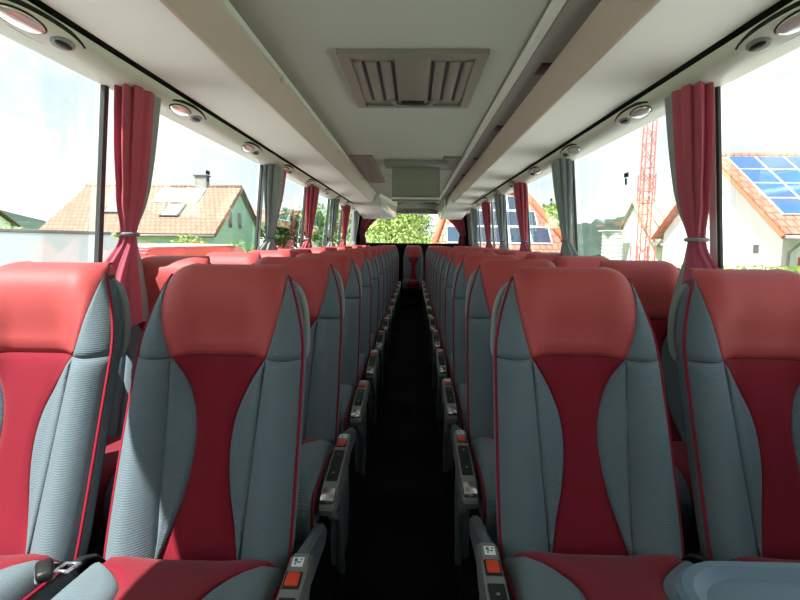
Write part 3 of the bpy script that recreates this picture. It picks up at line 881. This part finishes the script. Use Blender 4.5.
# small pale house under construction beyond the crane
r, on, P = house('house', 'pale roofed half-built house behind the red crane', 18.4, 28, 40.5, 45, 49.5, 4.8, 1.2, .2, M['plaster'], M['tile_pale'], M['palewood'])
for k in range(5):
    bm = bmesh.new(); box(bm, on(19.0+k*.8, .6, .25), (.08, 2.6, .1), 0, Matrix.Rotation(math.atan(3/4), 3, 'X')); obj('roof_batten', bm, M['palewood'], r, smooth=False)
# hip roofed house with dark panels, right and behind
rr = empty('house', (4.3, 26, GZ), label='house with dark solar panels and orange roof edges beyond the far right windows', cat='house')
xe0, xe1, xr0, xr1, ye, yr, ze, zr = .9, 7.7, 2.0, 5.9, 25.5, 28.8, .9, 3.9
bm = bmesh.new(); box(bm, (0, 3.0, 1.0), (6.0, 5.2, 2.1)); obj('wall', bm, M['plaster'], rr, smooth=False)
q = lambda x, y, z: Vector((x-4.3, y-26, z-GZ))
bm = bmesh.new()
V = [bm.verts.new(p) for p in (q(xe0, ye, ze), q(xe1, ye, ze), q(xe1, 2*yr-ye, ze), q(xe0, 2*yr-ye, ze), q(xr0, yr, zr), q(xr1, yr, zr))]
for f in ((0, 1, 5, 4), (1, 2, 5), (2, 3, 4, 5), (3, 0, 4), (3, 2, 1, 0)): bm.faces.new([V[i] for i in f])
obj('roof', bm, M['tile_red'], rr, smooth=False)
for A, B in (((xe0, ye, ze), (xr0, yr, zr)), ((xe1, ye, ze), (xr1, yr, zr)), ((xr0, yr, zr), (xr1, yr, zr))):
    bm = bmesh.new(); tube(bm, [q(*A)+Vector((0, 0, .08)), q(*B)+Vector((0, 0, .08))], .16, 8); obj('roof_edge', bm, M['fasciared'], rr)
def onh(x, f, lift):
    n = Vector((0, -(zr-ze), yr-ye)).normalized()
    return q(x, ye+(yr-ye)*f, ze+(zr-ze)*f)+n*lift
for row in range(3):
    fa = .12+row*.28
    lo = xe0+(xr0-xe0)*(fa+.27)+.3; hi = xe1+(xr1-xe1)*(fa+.27)-.25
    nn = 5 if row < 2 else 4
    w = (hi-lo)/nn
    for c in range(nn):
        f = slopeobj('solar_panel', [onh(lo+c*w, fa, .02), onh(lo+(c+1)*w-.03, fa, .02), onh(lo+(c+1)*w-.03, fa+.27, .02), onh(lo+c*w, fa+.27, .02)], .05, M['pvframe'], rr)
        slopeobj('cells', [onh(lo+c*w+.05, fa+.012, .075), onh(lo+(c+1)*w-.08, fa+.012, .075), onh(lo+(c+1)*w-.08, fa+.258, .075), onh(lo+c*w+.05, fa+.258, .075)], .01, M['pvdk'], f)
# small dark roof far left
r, on, P = house('house', 'dark roofed house at the far left edge of the view', -39.9, -32.6, 37, 40, 43, 3.9, 2.3, .3, M['plaster'], M['pvdk'], M['wood'])
# distant red roofs left
r, on, P = house('house', 'distant house with a low red roof seen through the third left window', -19.5, -11.2, 58, 62, 66, 4.6, 3.4, .3, M['plaster'], M['tile_red'], M['wood'])
# round white silo
r = empty('silo', (17.0, 46, GZ), label='pale banded round silo left of the crane', cat='silo')
bm = bmesh.new()
prof = []
for k in range(12):
    z = k*.30; prof += [(.78, z), (.86, z+.05), (.86, z+.22), (.78, z+.27)]
n = 24; rings = [[bm.verts.new((rad*math.cos(2*math.pi*i/n), rad*math.sin(2*math.pi*i/n), z)) for i in range(n)] for rad, z in prof]
for A, B in zip(rings, rings[1:]):
    for i in range(n): bm.faces.new((A[i], A[(i+1) % n], B[(i+1) % n], B[i]))
bm.faces.new(rings[-1][::-1])
obj('body', bm, M['rubble'], r, angle=.3)
bm = bmesh.new(); box(bm, (0, 0, 3.63), (1.9, 1.9, .1), .03); obj('lid', bm, M['rubble'], r)
# tower crane
r = empty('tower_crane', (16.2, 38, GZ), label='red lattice tower crane mast beyond the right windows', cat='crane')
def lattice(bm, w, z0, z1, step):
    h = w/2
    for x in (-h, h):
        for y in (-h, h): box(bm, (x, y, (z0+z1)/2), (.07, .07, z1-z0))
    z = z0
    k = 0
    while z < z1-.01:
        zz = min(z+step, z1)
        for (ax, ay), (bx, by) in (((-h, -h), (h, -h)), ((h, -h), (h, h)), ((h, h), (-h, h)), ((-h, h), (-h, -h))):
            tube(bm, [(ax, ay, z), (bx, by, z)], .022, 4)
            p, q_ = ((ax, ay, z), (bx, by, zz)) if k % 2 == 0 else ((bx, by, z), (ax, ay, zz))
            tube(bm, [p, q_], .022, 4)
        z = zz; k += 1
bm = bmesh.new(); lattice(bm, .62, .6, 22, .8); obj('mast', bm, M['crane'], r, smooth=False)
bm = bmesh.new(); lattice(bm, .84, 5.4, 7.4, 1.0); obj('climbing_frame', bm, M['crane'], r, smooth=False)
bm = bmesh.new(); lattice(bm, 1.2, .2, 2.4, 1.1); obj('base_frame', bm, M['crane'], r, smooth=False)
bm = bmesh.new(); box(bm, (0, 0, .12), (4.4, .4, .24)); box(bm, (0, 0, .12), (.4, 4.4, .24)); obj('base_cross', bm, M['crane'], r, smooth=False)
bm = bmesh.new()
tube(bm, [(-5, 0, 22.4), (26, 0, 22.4)], .12, 6); tube(bm, [(-5, -.5, 21.6), (26, -.5, 21.6)], .1, 6); tube(bm, [(-5, .5, 21.6), (26, .5, 21.6)], .1, 6)
for k in range(31):
    tube(bm, [(-5+k, 0, 22.4), (-4.5+k, -.5, 21.6)], .04, 4); tube(bm, [(-4.5+k, -.5, 21.6), (-4+k, 0, 22.4)], .04, 4)
    tube(bm, [(-5+k, 0, 22.4), (-4.5+k, .5, 21.6)], .04, 4)
obj('jib', bm, M['crane'], r, smooth=False)
# vehicles left
def vehicle(name, label, x, y0, y1, w, hgt, m, white_top=False):
    r = empty(name, (x, (y0+y1)/2, GZ), label=label, cat='van')
    Lh = (y1-y0)/2
    bm = bmesh.new()
    pr = [(-Lh, .35), (-Lh, hgt*.8), (-Lh+.1, hgt-.05), (-Lh+.3, hgt), (Lh-1.3, hgt), (Lh-1.0, hgt-.08), (Lh-.45, hgt*.55), (Lh-.05, hgt*.45), (Lh, .4), (Lh-.1, .3), (-Lh+.1, .3)]
    extrx(bm, pr, -w/2, w/2)
    bmesh.ops.bevel(bm, geom=list(bm.edges), offset=.05, segments=2, affect='EDGES')
    obj('body', bm, m, r, angle=.5)
    for yy in (-Lh+.9, Lh-.9):
        for s in (-1, 1):
            bm = bmesh.new(); bmesh.ops.create_cone(bm, cap_ends=True, segments=24, radius1=.34, radius2=.34, depth=.22, matrix=Matrix.Translation((s*(w/2-.1), yy, .34)) @ Matrix.Rotation(math.pi/2, 4, 'Y'))
            obj('wheel', bm, M['tyre'], r, angle=.6)
    return r, Lh, w, hgt
r, Lh, w, hgt = vehicle('van', 'white high sided van parked outside the left windows', -6.1, 2.6, 10.2, 2.0, 2.61, M['van_white'])
bm = bmesh.new(); tube(bm, [(w/2-.06, -Lh+.2, hgt+.0), (w/2-.06, Lh-1.2, hgt+.0)], .03, 6); obj('roof_rail', bm, M['stone'], r, label='grey roof rail')
for yy in (-1.6, .3, 1.6):
    bm = bmesh.new(); box(bm, (w/2+.01, yy, 1.9), (.03, .5, .05), .01); obj('door_handle', bm, M['stone'], r)
r, Lh, w, hgt = vehicle('van', 'red van parked beyond the white van outside left windows', -6.4, 10.7, 18.0, 2.0, 2.33, M['van_red'])
bm = bmesh.new(); box(bm, (0, -.7, hgt+.03), (1.8, 5.2, .06), .03); obj('roof_panel', bm, M['van_white'], r, label='pale roof panel')
for yy in (-2.6, -1.1, .4, 1.7): boxobj('side_window', (w/2+.005, yy, hgt-.5), (.03, 1.2, .5), M['winglass'], r, .01)

# foliage
def leaves(bm, c, rad, n, size, rnd, shell=.55):
    for _ in range(n):
        d = Vector((rnd.gauss(0, 1), rnd.gauss(0, 1), rnd.gauss(0, 1))).normalized()
        k = shell+(1-shell)*rnd.random()
        p = Vector((c[0]+d.x*rad[0]*k, c[1]+d.y*rad[1]*k, c[2]+d.z*rad[2]*k))
        n_ = (d*.6+Vector((rnd.uniform(-1, 1), rnd.uniform(-1, 1), rnd.uniform(-.3, 1)))).normalized()
        a = n_.cross(Vector((rnd.uniform(-1, 1), rnd.uniform(-1, 1), .3))).normalized(); b = n_.cross(a)
        s = size*rnd.uniform(.6, 1.3)
        vs = [bm.verts.new(p+a*s*x+b*s*.55*y) for x, y in ((-1, 0), (-.2, -1), (1, 0), (-.2, 1))]
        bm.faces.new(vs)
def tree(name, label, x, y, z0, hgt, rad, m, n, size, seed, cat='tree', group=None, clumps=9, low=.35):
    rnd = random.Random(seed)
    r = empty(name, (x, y, z0), label=label, cat=cat, group=group)
    bm = bmesh.new()
    base = hgt*low
    for k in range(clumps):
        a = rnd.random()*6.28; rr_ = rad*.62*math.sqrt(rnd.random()); zz = base+(hgt-base)*rnd.uniform(.12, .85)
        sc = rad*rnd.uniform(.38, .6)
        leaves(bm, (rr_*math.cos(a), rr_*math.sin(a), zz), (sc, sc, sc*.8), n//clumps, size, rnd, .3)
    obj('foliage', bm, m, r, smooth=False)
    bm = bmesh.new()
    tube(bm, [(0, 0, 0), (.05, 0, hgt*.3), (0, .05, hgt*.75)], [rad*.09, rad*.07, rad*.03], 8)
    for k in range(4):
        a = k*1.6+rnd.random(); tube(bm, [(0, 0, hgt*(.3+.08*k)), (rad*.5*math.cos(a), rad*.5*math.sin(a), hgt*(.55+.09*k))], [rad*.04, rad*.015], 6)
    obj('trunk', bm, M['bark'], r)
def bush(name, label, x, y, z0, rx, ry, rz, m, n, size, seed, group=None, cat='bush'):
    rnd = random.Random(seed)
    r = empty(name, (x, y, z0), label=label, cat=cat, group=group)
    bm = bmesh.new(); leaves(bm, (0, 0, rz), (rx, ry, rz), n, size, rnd, .25); obj('foliage', bm, m, r, smooth=False)
    bm = bmesh.new()
    for k in range(5): tube(bm, [(0, 0, 0), (rx*.4*math.cos(k*1.3), ry*.4*math.sin(k*1.3), rz*1.2)], .03, 5)
    obj('stems', bm, M['bark'], r)
tree('tree', 'big light green tree filling the left half of the rear window', -.9, 22, GZ, 7.2, 2.6, M['leafA'], 16000, .075, 1, clumps=26, low=.12)
tree('tree', 'light green tree behind the middle of the rear window', -.2, 35, GZ, 8.6, 2.3, M['leafA'], 13000, .09, 2, clumps=22, low=.12)
tree('tree', 'tall green tree above the dark solar roof on the right', 5.8, 36, GZ, 8.2, 2.4, M['leafC'], 2600, .18, 3)
tree('tree', 'yellow green tree behind the dark solar roof, nearer the second right curtain', 8.6, 33, GZ, 5.8, 1.6, M['leafA'], 1800, .16, 13)
tree('tree', 'dark green tree beyond the third left window, nearest of the row', -8.6, 36, GZ, 5.0, 2.0, M['leafB'], 2400, .17, 4)
tree('tree', 'green tree beyond the third left window, behind the dark one', -6.6, 40, GZ, 5.6, 2.0, M['leafC'], 2400, .17, 5)
tree('tree', 'dark green tree near the far end of the left windows', -4.6, 34, GZ, 4.6, 1.5, M['leafB'], 1800, .16, 6)
tree('tree', 'tall dark tree seen past the last left curtain', -3.0, 30, GZ, 6.5, 1.5, M['leafB'], 2200, .16, 7)
bush('bush', 'yellow green bush below the tan roof eave', -12.1, 28.5, GZ, 1.3, .9, 1.45, M['leafA'], 1400, .12, 8)
bush('bush', 'green bush in front of the pale green gable', -9.6, 29.5, GZ, 1.5, .9, 1.25, M['leafC'], 1400, .12, 9)
bush('bush', 'yellow green bush beside the nearest left curtain', -15.9, 28.0, GZ, 1.1, .8, 1.5, M['leafA'], 1100, .12, 10)
bush('bush', 'yellow green bush at the far left over the white van', -24.5, 31, GZ, 2.4, .9, 1.75, M['leafA'], 1500, .15, 11)
# clipped hedge on the right
r = empty('hedge', (11, 14.6, GZ), label='clipped green hedge along the white house on the right', cat='hedge')
bm = bmesh.new(); rnd = random.Random(5)
for _ in range(9000):
    p = Vector((rnd.uniform(-5, 5), rnd.uniform(-.4, .4), rnd.uniform(.0, 1.98)))
    a = Vector((rnd.gauss(0, 1), rnd.gauss(0, 1), rnd.gauss(0, 1))).normalized(); b = a.cross(Vector((.3, .5, 1))).normalized(); s = .07
    bm.faces.new([bm.verts.new(p+a*s*x+b*s*.6*y) for x, y in ((-1, 0), (0, -1), (1, 0), (0, 1))])
obj('foliage', bm, M['leafA'], r, smooth=False)
bm = bmesh.new()
for k in range(11): tube(bm, [(-4.8+k*.96, 0, 0), (-4.8+k*.96, 0, 1.6)], .03, 5)
obj('stems', bm, M['bark'], r)
# wooded hills
def hill(name, x, y, rx, ry, h, seed, m):
    bm = bmesh.new(); rnd = random.Random(seed); nx, ny = 60, 14
    G = []
    for i in range(nx+1):
        row = []
        for j in range(ny+1):
            a = 2*i/nx-1; b = 2*j/ny-1
            hh = h*max(0, (1-a*a))*max(0, 1-b*b)*(1+.15*math.sin(i*.5+seed)) + rnd.random()*(1.6+h*.05)*(1-a*a)
            row.append(bm.verts.new((x+a*rx, y+b*ry, GZ-.5+hh)))
        G.append(row)
    for i in range(nx):
        for j in range(ny): bm.faces.new((G[i][j], G[i+1][j], G[i+1][j+1], G[i][j+1]))
    struct(name, bm, m)
hill('hill_left', -190, 190, 110, 40, 12, 1, M['hill'])
hill('hill_right', 100, 200, 90, 40, 12, 2, M['hill'])
hill('hill_right_near', 44, 110, 30, 18, 6, 3, M['hill'])
for k, (x, y, z) in enumerate(((46, 128, 3.0), (58, 150, 4.2), (52, 140, 3.6), (64, 158, 4.6))):
    r = empty('house', (x, y, z-3), label='tiny distant red roofed house on the right hillside, %s the crane mast' % ['furthest from', 'second from', 'third from', 'nearest to'][k], cat='house', group='tiny hillside houses')
    bm = bmesh.new(); box(bm, (0, 0, (3.2+GZ-z+3)/2), (6, 5, 3.2-GZ+z-3)); obj('wall', bm, M['plaster'], r, smooth=False)
    bm = bmesh.new(); extr(bm, [(-3.4, 3.1), (3.4, 3.1), (0, 4.9)], -2.8, 2.8); obj('roof', bm, M['tile_red'], r, smooth=False)

# ------------------------------------------------------------------ light
sd = bpy.data.lights.new('sun', 'SUN'); sd.energy = 17; sd.angle = math.radians(.55); sd.color = (1, .975, .94)
so = bpy.data.objects.new('sun', sd); COL.objects.link(so)
d = Vector((1.0, 1.1, -2.2))
so.rotation_euler = d.to_track_quat('-Z', 'Y').to_euler()
so.location = (-8, -8, 20)
w = bpy.data.worlds.new('sky'); S.world = w; w.use_nodes = True
nt = w.node_tree; N = nt.nodes; L = nt.links
bg = N['Background']
tc = N.new('ShaderNodeTexCoord')
sx = N.new('ShaderNodeSeparateXYZ'); L.new(tc.outputs['Generated'], sx.inputs[0])
cr = N.new('ShaderNodeValToRGB')
e = cr.color_ramp.elements
e[0].position = 0; e[0].color = (.95, .98, 1.0, 1)
e[1].position = 1; e[1].color = (.30, .48, .66, 1)
x = cr.color_ramp.elements.new(.30); x.color = (.43, .62, .70, 1)
L.new(sx.outputs['Z'], cr.inputs[0])
nz = N.new('ShaderNodeTexNoise'); nz.inputs['Scale'].default_value = 2.2; nz.inputs['Detail'].default_value = 6; nz.inputs['Roughness'].default_value = .55
L.new(tc.outputs['Generated'], nz.inputs['Vector'])
mr = N.new('ShaderNodeMapRange'); mr.inputs[1].default_value = .42; mr.inputs[2].default_value = .62
L.new(nz.outputs['Fac'], mr.inputs[0])
mx = N.new('ShaderNodeMix'); mx.data_type = 'RGBA'; mx.inputs[7].default_value = (1.05, 1.05, 1.04, 1)
L.new(mr.outputs[0], mx.inputs[0]); L.new(cr.outputs[0], mx.inputs[6])
L.new(mx.outputs[2], bg.inputs['Color'])
bg.inputs['Strength'].default_value = 1.5

# ------------------------------------------------------------------ camera
F = 530.0
cam = bpy.data.cameras.new('camera'); co = bpy.data.objects.new('camera', cam); COL.objects.link(co)
cam.sensor_width = 36; cam.lens = F/800*36; cam.clip_start = .02; cam.clip_end = 800
co.location = (.035, 0, 1.314)
co.rotation_euler = (Matrix.Rotation(math.atan(13/F), 3, 'Z') @ Matrix.Rotation(math.pi/2-math.atan(58/F), 3, 'X') @ Matrix.Rotation(math.radians(.6), 3, 'Z')).to_euler()
S.camera = co
S.view_settings.view_transform = 'Standard'; S.view_settings.look = 'None'
S.view_settings.exposure = .2; S.view_settings.gamma = 1; S.view_settings.use_curve_mapping = False
